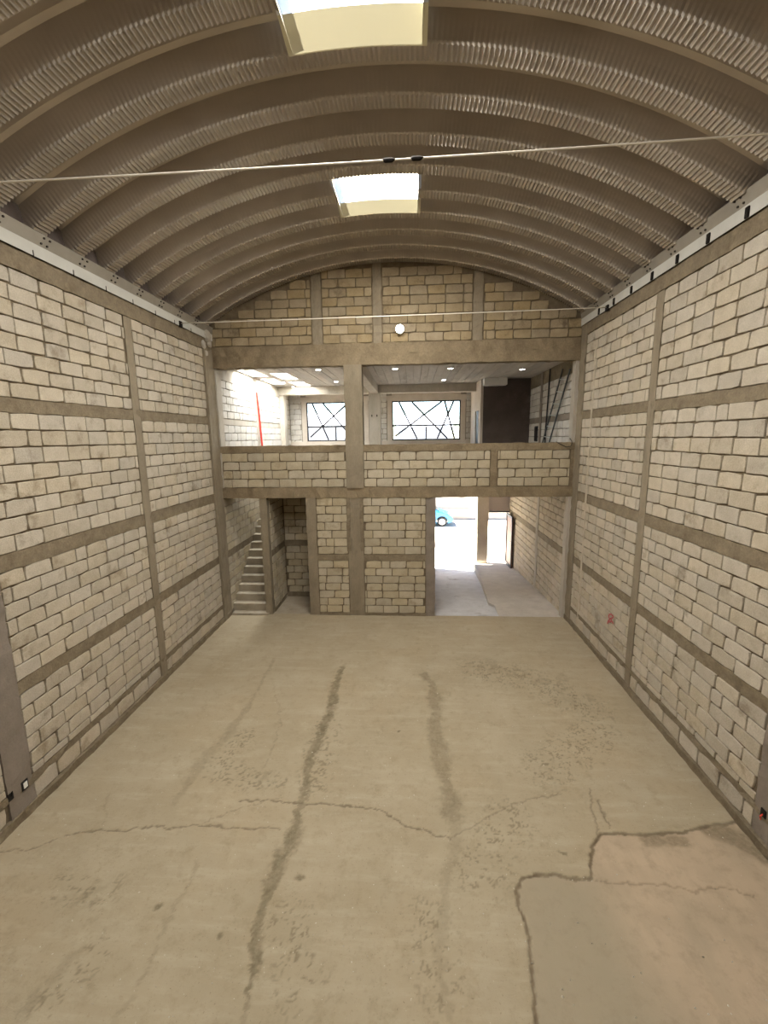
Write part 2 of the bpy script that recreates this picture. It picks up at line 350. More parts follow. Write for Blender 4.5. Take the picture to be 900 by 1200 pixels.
    edge = [(637, 1330), (632, 1240), (629, 1200), (627, 1170), (623, 1120), (619, 1085), (607, 1060), (605, 1042), (612, 1030), (625, 1024), (650, 1024), (672, 1028), (691, 1028), (690, 1008), (693, 992), (704, 977), (725, 976), (760, 978), (800, 974), (835, 966), (868, 962), (905, 958)]
    E = FP(edge); d, t = pdist(X+(wx*.05+fx*.05), Y+(wy*.05+fy*.05), E)
    poly = E + [(XR+.3, E[-1][1]), (XR+.3, 1.0), (E[0][0], 1.0)]
    ins = np.zeros(X.shape, bool); n = len(poly); Xp, Yp = X+(wx*.05+fx*.05), Y+(wy*.05+fy*.05)
    for i in range(n):
        (ax, ay), (bx, by) = poly[i], poly[(i+1) % n]
        c = ((ay > Yp) != (by > Yp)) & (Xp < (bx-ax)*(Yp-ay)/(by-ay+1e-12)+ax); ins ^= c
    patch = np.where(ins, smooth(0, .02, d), 0.)
    crack = np.maximum(crack, (1-smooth(.008, .026, d))*(.55+.6*fbm(X, Y, 7, 99)))
    crack = np.maximum(crack, cr([(691, 1028), (740, 1035), (780, 1035), (815, 1045), (840, 1038), (880, 1045)], .01, .45))
    # upper, lighter slab of the patch; dark damp strip along the wall
    p2, _ = pdist(Xw, Yw, FP([(835, 968), (870, 985), (900, 1002)])); damp = (1-smooth(.1, .2, p2))*patch
    p3, _ = pdist(Xw, Yw, FP([(760, 985), (800, 983)])); damp = np.maximum(damp, (1-smooth(.04, .1, p3))*patch*.9)
    dark = np.maximum(dark*(1-.8*patch), damp*.75)
    g, _ = pdist(Xw*.8, Yw, [(a*.8, b) for a, b in FP([(640, 1060), (655, 1120), (690, 1210)])]); grey = (1-smooth(.25, .8, g))*patch
    gr2, _ = pdist(Xw, Yw, FP([(800, 1060), (820, 1110), (860, 1180)])); grey = np.maximum(grey, .25*(1-smooth(.02, .12, gr2))*patch)
    Z = -.012*crack - .006*dark*smooth(.4, .6, fbm(X, Y, 20, 3)) + .004*(fbm(X, Y, 5, 4)-.5) - .006*patch
    nx, ny = len(xs), len(ys); I = np.arange(nx*ny).reshape(ny, nx)
    Fq = np.stack([I[:-1, :-1], I[:-1, 1:], I[1:, 1:], I[1:, :-1]], -1).reshape(-1, 4)
    me = bpy.data.meshes.new('floor'); me.vertices.add(nx*ny); me.vertices.foreach_set('co', np.stack([X, Y, Z], -1).ravel().astype(np.float32))
    me.loops.add(Fq.size); me.loops.foreach_set('vertex_index', Fq.ravel().astype(np.int32)); me.polygons.add(len(Fq)); me.polygons.foreach_set('loop_start', np.arange(0, Fq.size, 4, dtype=np.int32))
    me.update(calc_edges=True); me.validate(); me.shade_smooth()
    for nm, arr in (('wear', np.stack([dark, patch, crack, grey], -1)),):
        a = me.attributes.new(nm, 'FLOAT_COLOR', 'POINT'); a.data.foreach_set('color', arr.reshape(-1).astype(np.float32))
    m = bpy.data.materials.new('worn_concrete_floor'); m.use_nodes = True; t = m.node_tree; b = t.nodes['Principled BSDF']; b.inputs['Roughness'].default_value = .85; b.inputs['Specular IOR Level'].default_value = .25
    N = t.nodes.new; L = t.links.new; geo = N('ShaderNodeNewGeometry')
    def noise(sc, det=6, r=.6, st=None):
        q = N('ShaderNodeTexNoise'); q.inputs['Scale'].default_value = sc; q.inputs['Detail'].default_value = det; q.inputs['Roughness'].default_value = r; p = geo.outputs['Position']
        if st: mp = N('ShaderNodeMapping'); mp.inputs['Scale'].default_value = st; L(p, mp.inputs[0]); p = mp.outputs[0]
        L(p, q.inputs['Vector']); return q.outputs['Fac']
    def rng_(f, lo, hi, a=0., bb=1.):
        r = N('ShaderNodeMapRange'); r.inputs[1].default_value = lo; r.inputs[2].default_value = hi; r.inputs[3].default_value = a; r.inputs[4].default_value = bb; L(f, r.inputs[0]); return r.outputs[0]
    def mix(f, a, c):
        x = N('ShaderNodeMix'); x.data_type = 'RGBA'
        for s, v in ((x.inputs[0], f), (x.inputs[6], a), (x.inputs[7], c)):
            if hasattr(v, 'links'): L(v, s)
            else: s.default_value = v
        return x.outputs[2]
    at = N('ShaderNodeAttribute'); at.attribute_name = 'wear'; sep = N('ShaderNodeSeparateColor'); L(at.outputs['Color'], sep.inputs[0]); R_, G_, B_ = sep.outputs; A_ = at.outputs['Alpha']
    global SAT; SAT = .8
    c = mix(rng_(noise(1.1, 8), .35, .65), srgb(171, 155, 124), srgb(157, 140, 108))
    c = mix(rng_(noise(3, 8, .7, (.35, 2.2, 1)), .5, .7, 0, .55), c, srgb(182, 168, 138))          # brushed streaks across the hall
    c = mix(rng_(noise(.55, 4), .5, .7, 0, .6), c, srgb(176, 155, 120))
    c = mix(rng_(noise(5, 8, .75), .52, .68, 0, .6), c, srgb(144, 127, 94))
    c = mix(rng_(noise(2.2, 8, .75), .55, .7, 0, .45), c, srgb(182, 168, 137))
    c = mix(rng_(noise(17, 5, .75), .6, .7, 0, .5), c, srgb(142, 120, 86))
    c = mix(rng_(noise(38, 3, .7), .62, .7, 0, .6), c, srgb(120, 98, 68))                         # crumbs and pits
    c = mix(rng_(noise(27, 2, .5), .72, .76, 0, .5), c, srgb(226, 216, 196))
    pc = mix(rng_(noise(1.6, 6), .35, .65), srgb(186, 161, 129), srgb(172, 150, 120)); pc = mix(rng_(noise(3, 6, .7, (2.4, .35, 1)), .5, .72, 0, .5), pc, srgb(166, 146, 116))
    ag = N('ShaderNodeMath'); ag.operation = 'MULTIPLY'; L(A_, ag.inputs[0]); ag.inputs[1].default_value = .85
    pc = mix(ag.outputs[0], pc, srgb(152, 138, 110)); pc = mix(rng_(noise(6, 8, .75), .5, .68, 0, .45), pc, srgb(142, 124, 96))
    c = mix(G_, c, pc)
    rd = N('ShaderNodeMath'); rd.operation = 'MULTIPLY'; L(R_, rd.inputs[0]); L(rng_(noise(22, 6, .7), .3, .6, .55, 1), rd.inputs[1])
    c = mix(rd.outputs[0], c, srgb(112, 98, 70)); cb = N('ShaderNodeMath'); cb.operation = 'MULTIPLY'; L(B_, cb.inputs[0]); cb.inputs[1].default_value = .85
    c = mix(cb.outputs[0], c, srgb(88, 70, 46))
    L(c, b.inputs['Base Color']); bn = N('ShaderNodeBump'); bn.inputs['Strength'].default_value = .6; bn.inputs['Distance'].default_value = .012; L(noise(24, 8, .8), bn.inputs['Height']); L(bn.outputs[0], b.inputs['Normal'])
    o = struct(ob('floor', me, m)); return o
floor = build_floor()
m = MB(); cr_ = random.Random(5)
for i in range(900):
    y = 1.9+8.4*cr_.random()**1.4; x = cr_.uniform(XL+.1, XR-.1); r = cr_.uniform(.004, .011)
    m.add([(x+r*cr_.uniform(.6, 1.3)*math.cos(a), y+r*cr_.uniform(.6, 1.3)*math.sin(a), -.004) for a in (0, 1.6, 3.1, 4.7)] + [(x, y, r*.7)], [(0, 1, 4), (1, 2, 4), (2, 3, 4), (3, 0, 4)])
o = m.build('loose_crumbs', mat('pale_crumbs', srgb(222, 212, 190), srgb(120, 104, 80), 3, .95), floor); o['kind'] = 'stuff'
box('footing', XL-.15, XR+.15, YB-.15, D+.06, -.25, -.05, M['beam'], floor)

# ================================================================== SIDE WALLS
ZB = [(.345, .43), (1.505, 1.67), (3.02, 3.215), (4.85, 5.015)]   # tie beams
COLS = [(-7.9, -7.6), (-4.7, -4.4), (-1.6, -1.4), (1.35, 1.6), (4.12, 4.45), (7.24, 7.43), (10.05, 10.46)]
def side_wall(side):
    X = XL if side == 'L' else XR; s = 1 if side == 'L' else -1      # s: into the room
    top = 6.527 if side == 'L' else 6.644; plt = 6.774 if side == 'L' else 6.873
    wl = box('wall_left' if side == 'L' else 'wall_right', min(X-s*.16, X-s*.012), max(X-s*.16, X-s*.012), YB, D+(0 if side == 'L' else .1), 0, plt, M['mortar']); struct(wl)
    xx = lambda a, b: (min(X+s*a, X+s*b), max(X+s*a, X+s*b))
    for (a, b) in ZB: rough_box('tie_beam', *xx(-.1, .008 if a > .4 else .012), YB, D, a, b, M['beam'], wl, .009 if a > .4 else .014)
    rough_box('crown_beam', *xx(-.1, .025), YB, D, top, plt, M['beam'], wl, .008)
    rough_box('plinth', *xx(-.1, .045), YB, D-.02, -.04, .11, M['beam'], wl, .012)
    for i, (a, b) in enumerate(COLS):
        if i < 6: rough_box('column', *xx(-.1, .018 if i == 4 else .012), a, b, 0, top, M['column_grey'] if i == 4 else M['column'], wl, .007)
    # end column: rough, with vertical board marks
    if side == 'L':
        rough_box('column', *xx(-.1, .03), 10.12, D, 0, plt, M['column'], wl, .012)
        rough_box('column_strip', *xx(-.1, .055), 9.98, 10.09, 0, top, M['column'], wl, .012)
    else:
        rough_box('column', *xx(-.1, .03), 10.16, D+.1, 0, plt, M['column'], wl, .012)
        rough_box('conduit_chase', *xx(-.1, .02), 9.62, 9.68, .3, 6.3, M['block'], wl, .01)
    rects = []; lv = [(.11, .345, 1, 0), (.43, 1.505, 5, .1), (1.67, 3.02, 7, 0), (3.215, 4.85, 8, 0), (5.015, top, 8, 0)]
    cs = COLS[:-1] + [(9.98 if side == 'L' else 10.16, 11)]
    for i in range(len(cs)-1):
        for a, b, n, pt in lv: rects += lay(cs[i][1]+.008, cs[i+1][0]-.008, a, b, n, pt)
    masonry(wl, side, X, rects, 'block')
    return wl
wallL = side_wall('L'); wallR = side_wall('R')
# broken plaster lumps under the channel where the left wall meets the gable
for (y, z, r) in ((10.0, 6.62, .09), (10.08, 6.44, .08), (10.2, 6.84, .15), (10.28, 6.7, .1)):
    bm = bmesh.new(); bmesh.ops.create_icosphere(bm, subdivisions=2, radius=r)
    for v in bm.verts: v.co *= random.uniform(.75, 1.15); v.co.x *= .45
    me = bpy.data.meshes.new('plaster_lump'); bm.to_mesh(me); bm.free(); o = ob('plaster_lump', me, M['column_pale'], wallL); o.location = (XL+.04, y, z)
# steel seat channels with bolts
def channel(n, side):
    X = XL if side == 'L' else XR; s = 1 if side == 'L' else -1; z0 = 6.774 if side == 'L' else 6.873
    prof = [(.05, 0), (.056, 0), (.056, .16), (.05, .16)]; ys = (YB, D-.02); V = []
    for y in ys: V += [(X+s*a, y, z0+b) for a, b in prof]
    k = len(prof); F = [(i, (i+1) % k, k+(i+1) % k, k+i) for i in range(k)] + [tuple(range(k))[::-1], tuple(range(k, 2*k))]
    o = struct(fromdata('trim_%d' % n, V, F, M['channel'])); bm = bmesh.new(); bm.from_mesh(o.data); bmesh.ops.recalc_face_normals(bm, faces=bm.faces[:]); bm.to_mesh(o.data); bm.free()
    me = bpy.data.meshes.new('bolt'); b = MB(); b.tube([(0, 0, -.004), (0, 0, .014)], .013, 6); me.from_pydata(b.V, [], b.F); me.materials.append(M['bolt'])
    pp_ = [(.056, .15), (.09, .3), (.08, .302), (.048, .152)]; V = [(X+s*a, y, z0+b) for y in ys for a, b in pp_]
    sp_ = fromdata('channel_upper_flange', V, [(i, (i+1) % 4, 4+(i+1) % 4, 4+i) for i in range(4)] + [(3, 2, 1, 0), (4, 5, 6, 7)], M['flange_shade'], o); bm = bmesh.new(); bm.from_mesh(sp_.data); bmesh.ops.recalc_face_normals(bm, faces=bm.faces[:]); bm.to_mesh(sp_.data); bm.free()  # upper flange of the channel, its shade painted as a darker tone
    nrm = Vector((s*.15, 0, -.034)).normalized(); q = nrm.to_track_quat('Z', 'Y')
    for kk in range(-1, 8):
        yc = Y0 + PITCHY*kk
        for dy in (-.045, .045):
            for f in (.25, .75):
                bo = ob('bolt', me, None, o); bo.location = (X+s*(.056+.034*f), yc+dy+(.02 if f > .5 else -.02), z0+.15+.15*f); bo.rotation_euler = q.to_euler()
        if side == 'R':
            box('clip', X-.075, X-.05, yc-.16, yc-.1, z0+.0, z0+.12, M['dark'], o, .006)
        else: box('clip', X+.05, X+.062, yc-.2, yc-.19, z0-.02, z0+.06, M['bolt'], o)
    box('eave_shade_closure', *sorted((X-s*.06, X-s*.1)), YB, D, z0, z0+.62, M['plaster_dark'], o)  # dark finish stands in for the shade deep in the cavity ends
    return o
chL = channel(1, 'L'); chR = channel(2, 'R')
struct(box('wall_rear', XL, XR, YB-.16, YB, 0, 8.6, M['block']))

# ================================================================== VAULTED ROOF
th0 = math.asin((XL-.04-RCX)/RR); th1 = math.asin((XR+.05-RCX)/RR)
PROF = [(-.326, .235), (-.24, .25), (-.185, .235), (-.14, .12), (-.112, .02), (-.1, 0), (.0, .004), (.1, 0), (.112, .02), (.14, .12), (.185, .235), (.24, .25), (.322, .235)]
PROF[-1] = (.326, .235)
RIBW = [0, 0, 0, .35, .9, 1, 1, 1, .9, .35, 0, 0, 0]
thS = (math.asin((SKX[0]-RCX)/RR), math.asin((SKX[1]-RCX)/RR))
def panel_mesh(cut=None):
    nr = 176; n = nr*4; V = []; F = []; k = len(PROF)
    for i in range(n+1):
        th = th0+(th1-th0)*i/n; rib = .0065*math.sin(2*math.pi*i/4) if i % 2 else 0
        rib = (.0095, 0, -.0095, 0)[i % 4]
        for (y, z), rw in zip(PROF, RIBW):
            r = RR + z + rib*rw; V.append((RCX+r*math.sin(th), y, RCZ+r*math.cos(th)))
    for i in range(n):
        th = th0+(th1-th0)*(i+.5)/n; ins = thS[0] < th < thS[1]
        for j in range(k-1):
            if ins and cut and (cut == 'all' or (cut == 'far' and j >= 7) or (cut == 'near' and j < 5)): continue
            F.append((i*k+j, i*k+j+1, (i+1)*k+j+1, (i+1)*k+j))
    me = bpy.data.meshes.new('roof_panel'); me.from_pydata(V, [], F); me.materials.append(M['steel']); me.update(); return me
PM = {c: panel_mesh(c) for c in (None, 'far', 'all', 'near')}
ceil = struct(fromdata('ceiling', [(RCX+(RR+.2+q)*math.sin(th0+(th1-th0)*i/40), y, RCZ+(RR+.2+q)*math.cos(th0+(th1-th0)*i/40)) for y in (D-.06, D+.02) for q in (0, .04) for i in range(41)],
    [(a*41+i, a*41+i+1, b*41+i+1, b*41+i) for a, b in ((0, 1), (1, 3), (3, 2), (2, 0)) for i in range(40)], M['steel']))   # end flashing above the gable
kk = list(range(-20, 9)); nf = {}
for ki in range(3):
    kf = 5*(1-ki); nf[kf] = 'near'; nf[kf-1] = 'all'; nf[kf-2] = 'far'
for k in kk:
    o = ob('roof_panel', PM[nf.get(k)], None, ceil); o.location = (0, Y0+PITCHY*k, 0)
# skylight wells
for n, ys in enumerate(SKY):
    e = empty('window_%d' % (n+3), ((SKX[0]+SKX[1])/2, ys-.55, 8.3)); struct(e)
    y0, y1 = ys-1.08, ys-.37
    def zc(x, up=0): th = math.asin((x-RCX)/RR); return RCZ+(RR+up)*math.cos(th)
    def sheet(nm, ya, ua, yb, ub, mk, x0=SKX[0]-.045, x1=SKX[1]+.045):
        V = [(x0+(x1-x0)*i/8, y, zc(x0+(x1-x0)*i/8, u)) for y, u in ((ya, ua), (yb, ub)) for i in range(9)]
        o = fromdata(nm, V, [(i, i+1, 10+i, 9+i) for i in range(8)], M[mk], e); return o
    sheet('pane', y0, .03, y1, .03, 'poly'); sheet('apron', y1, .03, ys+.012, -.013, 'fibre'); sheet('upstand', ys-1.11, -.005, y0, .03, 'fibre')
    for x, fh in zip(SKX, (.2, .32)): fromdata('side_flashing', [(x, ys-1.11, zc(x)-.012), (x, ys, zc(x)-.012), (x, ys, zc(x)+fh), (x, ys-1.11, zc(x)+fh)], [(0, 1, 2, 3)], M['cream'], e).modifiers.new('thickness', 'SOLIDIFY').thickness = .006

# ================================================================== GABLE, LOFT FRONT, GROUND WALL
YW = D+.012                    # mortar face
arcz = lambda x: RCZ+math.sqrt(max(0, (RR+.02)**2-(x-RCX)**2))
def gable():
    V = []; F = []; n = 40
    for y in (YW, D+.16):
        for i in range(n+1):
            x = XL-.14+(XR-XL+.28)*i/n; V += [(x, y, 6.16), (x, y, arcz(x)+.12)]
    k = 2*(n+1)
    for i in range(n):
        F += [(2*i, 2*i+2, 2*i+3, 2*i+1), (k+2*i, k+2*i+1, k+2*i+3, k+2*i+2), (2*i, k+2*i, k+2*i+2, 2*i+2), (2*i+1, 2*i+3, k+2*i+3, k+2*i+1)]
    g = struct(fromdata('wall_gable', V, F, M['mortar']))
    rough_box('tie_beam', XL, XR, D-.035, D+.2, 6.4, 6.64, M['beam_back'], g, .012)
    rough_box('tie_beam', XL, XR, D-.05, D+.2, 6.16, 6.405, M['beam_back'], g, .01)
    cs = [(-2.27, -2.05), (-.86, -.67), (1.40, 1.61)]
    for a, b in cs: rough_box('column', a, b, D-.015, D+.1, 6.6, arcz((a+b)/2)+.05, M['column'], g, .01)
    xs = [(XL-.1, XL)] + cs + [(XR, XR+.1)]; rects = []
    ok = lambda r: (arcz(r[0])+.03 > r[3]-.06) and (arcz(r[1])+.03 > r[3]-.06)
    for i in range(4): rects += lay(xs[i][1]+.02, xs[i+1][0]-.02, 6.65, 8.45, 9, clip=ok, L=.4)
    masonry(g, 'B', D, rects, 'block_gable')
gable()
def parapet():
    p = struct(box('wall_parapet', XL, XR, YW, D+.15, 3.05, 4.25, M['mortar']))
    rough_box('cap_beam', XL, XR, D-.012, D+.16, 4.165, 4.328, M['beam_back'], p, .008)
    rough_box('floor_beam', XL, XR, D-.03, D+.2, 3.052, 3.307, M['beam_back'], p, .014)
    rough_box('column', 1.88, 2.03, D-.006, D+.1, 3.3, 4.17, M['beam_back'], p, .008)
    rough_box('column', XR-.1, XR, D-.006, D+.1, 3.3, 4.17, M['beam_back'], p, .008)
    rects = []
    for a, b in ((XL+.06, -1.57), (-1.15, 1.87), (2.04, XR-.11)): rects += lay(a, b, 3.31, 4.16, 4, L=.4)
    masonry(p, 'B', D, rects, 'block_back')
parapet()
post = struct(rough_box('trim_3', -1.57, -1.15, D-.06, D+.3, 3.29, 6.17, M['column'], None, .008, .2))   # column standing on the loft edge
def ground():
    g = struct(box('wall_ground', -2.61, .586, YW, D+.15, 0, 3.06, M['mortar']))
    for a, b, mk in ((-2.61, -2.37, 'column'), (-1.57, -1.2, 'column'), (.36, .586, 'column_grey')): rough_box('column', a, b, D-.012, D+.16, 0, 3.06, M[mk], g, .008)
    rough_box('column_casing', -1.6, -1.51, D-.03, D+.1, 1.7, 3.05, M['beam'], g, .012)
    rough_box('column_casing', -1.27, -1.18, D-.03, D+.1, 1.7, 3.05, M['beam'], g, .012)
    for a, b in ((-2.37, -1.57), (-1.2, .36)): rough_box('tie_beam', a, b, D-.01, D+.1, 1.45, 1.615, M['beam'], g, .01); rough_box('plinth', a, b, D-.015, D+.1, -.03, .07, M['beam'], g, .012)
    rects = []
    for a, b in ((-2.36, -1.58), (-1.19, .35)): rects += lay(a, b, .07, 1.45, 7) + lay(a, b, 1.615, 3.05, 7)
    masonry(g, 'B', D, rects, 'block_back')
ground()
# stair side wall, niche
def stairwell():
    s = struct(box('wall_stair', -3.76, -3.612, D+.12, 14.6, -.05, 3.06, M['mortar']))
    rough_box('column', -3.78, -3.6, D-.012, D+.16, 0, 3.06, M['column'], s, .008)
    rects = lay(D+.17, 11.75, .1, 1.5, 7) + lay(D+.17, 11.75, 1.66, 3.05, 7); masonry(s, 'L', -3.6, rects, 'block_back')
    rough_box('tie_beam', -3.62, -3.598, D+.16, 11.78, 1.5, 1.66, M['beam'], s)
    rough_box('plinth', -3.62, -3.58, D+.16, 11.78, -.03, .1, M['beam'], s)
    n = struct(box('wall_niche', -3.6, -2.3, 11.79, 11.92, -.05, 3.06, M['mortar']))
    rough_box('tie_beam', -3.6, -2.4, 11.76, 11.85, 1.5, 1.66, M['beam'], n); rough_box('plinth', -3.6, -2.4, 11.74, 11.85, -.03, .12, M['beam'], n)
    masonry(n, 'B', 11.775, lay(-3.58, -2.4, .12, 1.5, 7) + lay(-3.58, -2.4, 1.66, 3.05, 7), 'block_back')
    box('return_wall', -2.5, -2.38, D+.14, 11.8, -.05, 3.06, M['mortar'], n)
    struct(box('floor_niche', -3.76, -2.35, D+.04, 11.9, -.1, -.002, M['step']))
    # staircase
    st = struct(empty('staircase', (-4.2, 10.4, 0))); y = 10.36; z = .05
    for i in range(17):
        o = box('step', XL+.01 if i else XL+.05, -3.765 if i else -3.7, y+.215*i, y+.215*(i+1)+.03, max(-.05, z-.25+.184*i) if i else -.05, z+.184*i, M['step'], st, .008)
    # left wall beside the stairs, up to the front of the building
    wl = struct(box('wall_upper_left', XL-.16, XL-.012, D, 17.1, -1, 6.45, M['mortar_pale']))
    rects = []
    for a, b, n in ((.1, 1.5, 7), (1.67, 3.02, 7)): rects += lay(D+.02, 14.4, a, b, n)
    masonry(wl, 'L', XL, rects, 'block_back')
    rects = []
    for (a, b) in ((10.75, 13.2), (13.42, 15.65), (16.05, 16.95)):
        for c, d, n in ((3.25, 4.86, 8), (5.02, 5.95, 5)): rects += lay(a, b, c, d, n)
    masonry(wl, 'L', XL, rects, 'block_up')
    for a, b in ((1.505, 1.67), (3.02, 3.2)): rough_box('tie_beam', XL-.1, XL+.006, D, 15, a, b, M['beam'], wl)
    rough_box('tie_beam', XL-.1, XL+.006, D, 17, 4.87, 5.01, M['column_pale'], wl); rough_box('crown_beam', XL-.1, XL+.006, D, 17, 5.96, 6.32, M['column_pale'], wl)
    for a, b, t in ((D, 10.74, .06), (13.21, 13.41, .02), (15.66, 16.04, .16)): rough_box('column', XL-.1, XL+t, a, b, 3.2, 6.3, M['column_pale'], wl)
stairwell()

# ================================================================== FRONT ROOM (LOFT), PASSAGE
FZ = 3.25; YF = 16.95
fl = struct(empty('floor_upper', (0, 12, 3.06)))
for n, a in (('slab', (-3.72, XR, D+.12, YF)), ('slab', (XL, -3.72, D+.12, 11.2)), ('slab', (XL, -3.72, 14.2, YF))): box(n, *a, 3.06, FZ, M['plank'], fl)
# board-marked ceiling, built board by board, with four roof openings
cu = struct(empty('ceiling_upper', (0, 13, 6.3)))
edges = [XL, -4.62, -4.41, -4.2, -3.98, -3.74, -3.5]; x = -3.5
while x < XR-.2: x += .21; edges.append(min(x, XR))
edges[-1] = XR
for a, b in zip(edges[:-1], edges[1:]):
    cuts = sorted([(s[2], s[3]) for s in UPSK if s[0]-.01 <= a and b <= s[1]+.01]); y = D+.15; dz = random.uniform(0, .012)
    for c in cuts + [(YF+.1, None)]:
        if c[0] > y: box('board', a+.004, b-.004, y, c[0], 6.3+dz, 6.42, M['plank'], cu)
        y = c[1]
box('roof_slab', -3.45, XR, D+.15, YF+.1, 6.42, 6.5, M['plank'], cu); box('roof_slab', XL, -3.5, D+.15, 11.74, 6.42, 6.5, M['plank'], cu); box('roof_slab', XL, -3.5, 15.52, YF+.1, 6.42, 6.5, M['plank'], cu)
for n, s in enumerate(UPSK):
    e = struct(empty('window_%d' % (n+6), ((s[0]+s[1])/2, (s[2]+s[3])/2, 6.42))); box('pane', s[0]-.01, s[1]+.01, s[2]-.01, s[3]+.01, 6.43, 6.44, M['poly'], e)
    m = MB(); t = .012
    m.box(s[0], s[0]+t, s[2], s[3], 6.32, 6.43); m.box(s[1]-t, s[1], s[2], s[3], 6.32, 6.43); m.box(s[0]+t, s[1]-t, s[2], s[2]+t, 6.32, 6.43); m.box(s[0]+t, s[1]-t, s[3]-t, s[3], 6.32, 6.43); m.build('frame', M['cream'], e)
# frame: beam + column before the facade, beam from loft edge to it
tr = struct(rough_box('trim_4', XL, 2.25, 15.6, 15.9, 6.03, 6.31, M['column_pale'], None, .006, .3))
rough_box('longitudinal_beam', -1.42, -1.16, D+.2, 15.62, 6.03, 6.31, M['column_pale'], tr, .006, .3)
tc = struct(rough_box('trim_5', -1.49, -1.08, 15.58, 15.92, FZ, 6.05, M['column_pale'], None, .006, .3))
for dx in (-.1, .08): box('stub', -1.3+dx, -1.27+dx, 15.55, 15.6, 5.22, 5.29, M['dark'], tc)
# facade with windows
WN = []
for (u0, u1, v0, v1) in ((358.6, 427.2, 472.3, 516.4), (459.2, 539.3, 470, 514.8)):
    a, b = onY(u0, v0, YF), onY(u1, v1, YF); WN.append((a.x, b.x, b.z, a.z))
fa = struct(empty('wall_facade', (0, YF, FZ)))
zt, zb = max(WN[0][3], WN[1][3]), min(WN[0][2], WN[1][2]); WN = [(a, b, zb, zt) for a, b, _, _ in WN]
for a in ((XL, WN[0][0]), (WN[0][1], WN[1][0]), (WN[1][1], XR)): box('pier', *a, YF, YF+.16, FZ-.2, 6.45, M['mortar_pale'], fa)
for wn in WN: box('sill_wall', wn[0], wn[1], YF, YF+.16, FZ-.2, zb, M['mortar_pale'], fa); box('lintel', wn[0], wn[1], YF, YF+.16, zt, 6.45, M['plaster_pale'], fa)
box('lintel_band', XL, 2.3, YF-.015, YF+.05, zt+.02, zt+.2, M['plaster_pale'], fa); box('sill_band', XL, 2.3, YF-.03, YF+.05, zb-.16, zb-.01, M['plaster_pale'], fa)
rects = lay(XL+.02, WN[0][0]-.2, 3.25, 6.2, 15) + lay(WN[0][1]+.2, WN[1][0]-.2, 3.25, 6.2, 15) + lay(WN[1][1]+.2, 2.28, 3.25, 6.2, 15)
masonry(fa, 'B', YF-.012, rects, 'block_up')
for wn in WN:
    for a, b in ((wn[0]-.18, wn[0]), (wn[1], wn[1]+.18)): box('jamb', a, b, YF-.02, YF+.05, FZ, zt+.02, M['plaster_pale'], fa)
DG = [((.09, 1), (.365, 0)), ((.285, 1), (.825, 0)), ((.735, 1), (.03, .08)), ((.78, 1), (.93, 0)), ((.91, 1), (.67, 0))]
for n, wn in enumerate(WN):
    x0, x1, z0, z1 = wn; e = struct(empty('window_%d' % (n+1), ((x0+x1)/2, YF+.06, z0))); y = YF+.06; m = MB(); t = .045; zm = z0+(z1-z0)*.375
    m.box(x0, x0+t, y-.03, y+.03, z0, z1); m.box(x1-t, x1, y-.03, y+.03, z0, z1); m.box(x0+t, x1-t, y-.03, y+.03, z0, z0+t); m.box(x0+t, x1-t, y-.03, y+.03, z1-t, z1); m.build('frame', M['frame'], e)
    box('transom_bar', x0+t, x1-t, y-.03, y+.03, zm-.035, zm+.035, M['frame'], e); box('mullion', (x0+x1)/2-.03, (x0+x1)/2+.03, y-.03, y+.03, z0+t, zm-.035, M['frame'], e)
    for a, b, c, d in ((x0+t, (x0+x1)/2-.03, z0+t, zm-.035), ((x0+x1)/2+.03, x1-t, z0+t, zm-.035), (x0+t, x1-t, zm+.035, z1-t)): box('pane', a, b, y-.004, y+.004, c, d, M['glass'], e)
    for p, q in DG:
        f = lambda r: (x0+t+(x1-x0-2*t)*r[0], y-.03, z0+t+(z1-z0-2*t)*r[1]); m = MB(); m.bar(f(p), f(q), .066, .02, Vector((0, 1, 0))); m.build('diagonal_bar', M['frame'], e)
# right: dark plastered cubicle
bx = struct(box('wall_cubicle', 2.33, XR, 14.6, 14.75, FZ, 6.3, M['plaster_dark']))
cs_ = struct(empty('wall_cubicle_side', (2.25, 15.8, FZ)))
box('panel', 2.25, 2.33, 14.6, 15.0, FZ, 6.3, M['plaster_pale'], cs_); box('panel', 2.25, 2.33, 15.75, YF, FZ, 6.3, M['plaster_pale'], cs_); box('panel', 2.25, 2.33, 15.0, 15.75, 5.35, 6.3, M['plaster_pale'], cs_)
box('door_leaf', 2.28, 2.32, 15.0, 15.75, FZ, 5.35, M['metal_dark'], cs_)
struct(rough_box('trim_6', 2.3, 3.02, 14.3, 14.6, 6.08, 6.3, M['white'], None, .01, .1))
# right wall of loft and passage
wr = struct(box('wall_upper_right', XR+.012, XR+.16, D+.1, 17.1, -1, 6.45, M['mortar_pale']))
rects = []
for a, b in ((D+.22, 13.25), (13.47, 14.58)):
    for c, d, n in ((3.25, 4.86, 8), (5.02, 5.95, 5)): rects += lay(a, b, c, d, n)
masonry(wr, 'R', XR, rects, 'block_up')
rects = []
for a, b in ((D+.22, 13.05), (13.27, 16.9)):
    for c, d, n in ((-.9, 1.505, 12), (1.67, 3.02, 7)): rects += lay(a, b, c, d, n)
masonry(wr, 'R', XR, rects, 'block')
for a, b in ((1.505, 1.67), (3.02, 3.2)): rough_box('tie_beam', XR-.006, XR+.1, D+.1, 17, a, b, M['beam'], wr)
rough_box('tie_beam', XR-.006, XR+.1, D+.1, 14.6, 4.87, 5.01, M['column_grey'], wr); rough_box('crown_beam', XR-.006, XR+.1, D+.1, 17, 5.96, 6.32, M['beam'], wr)
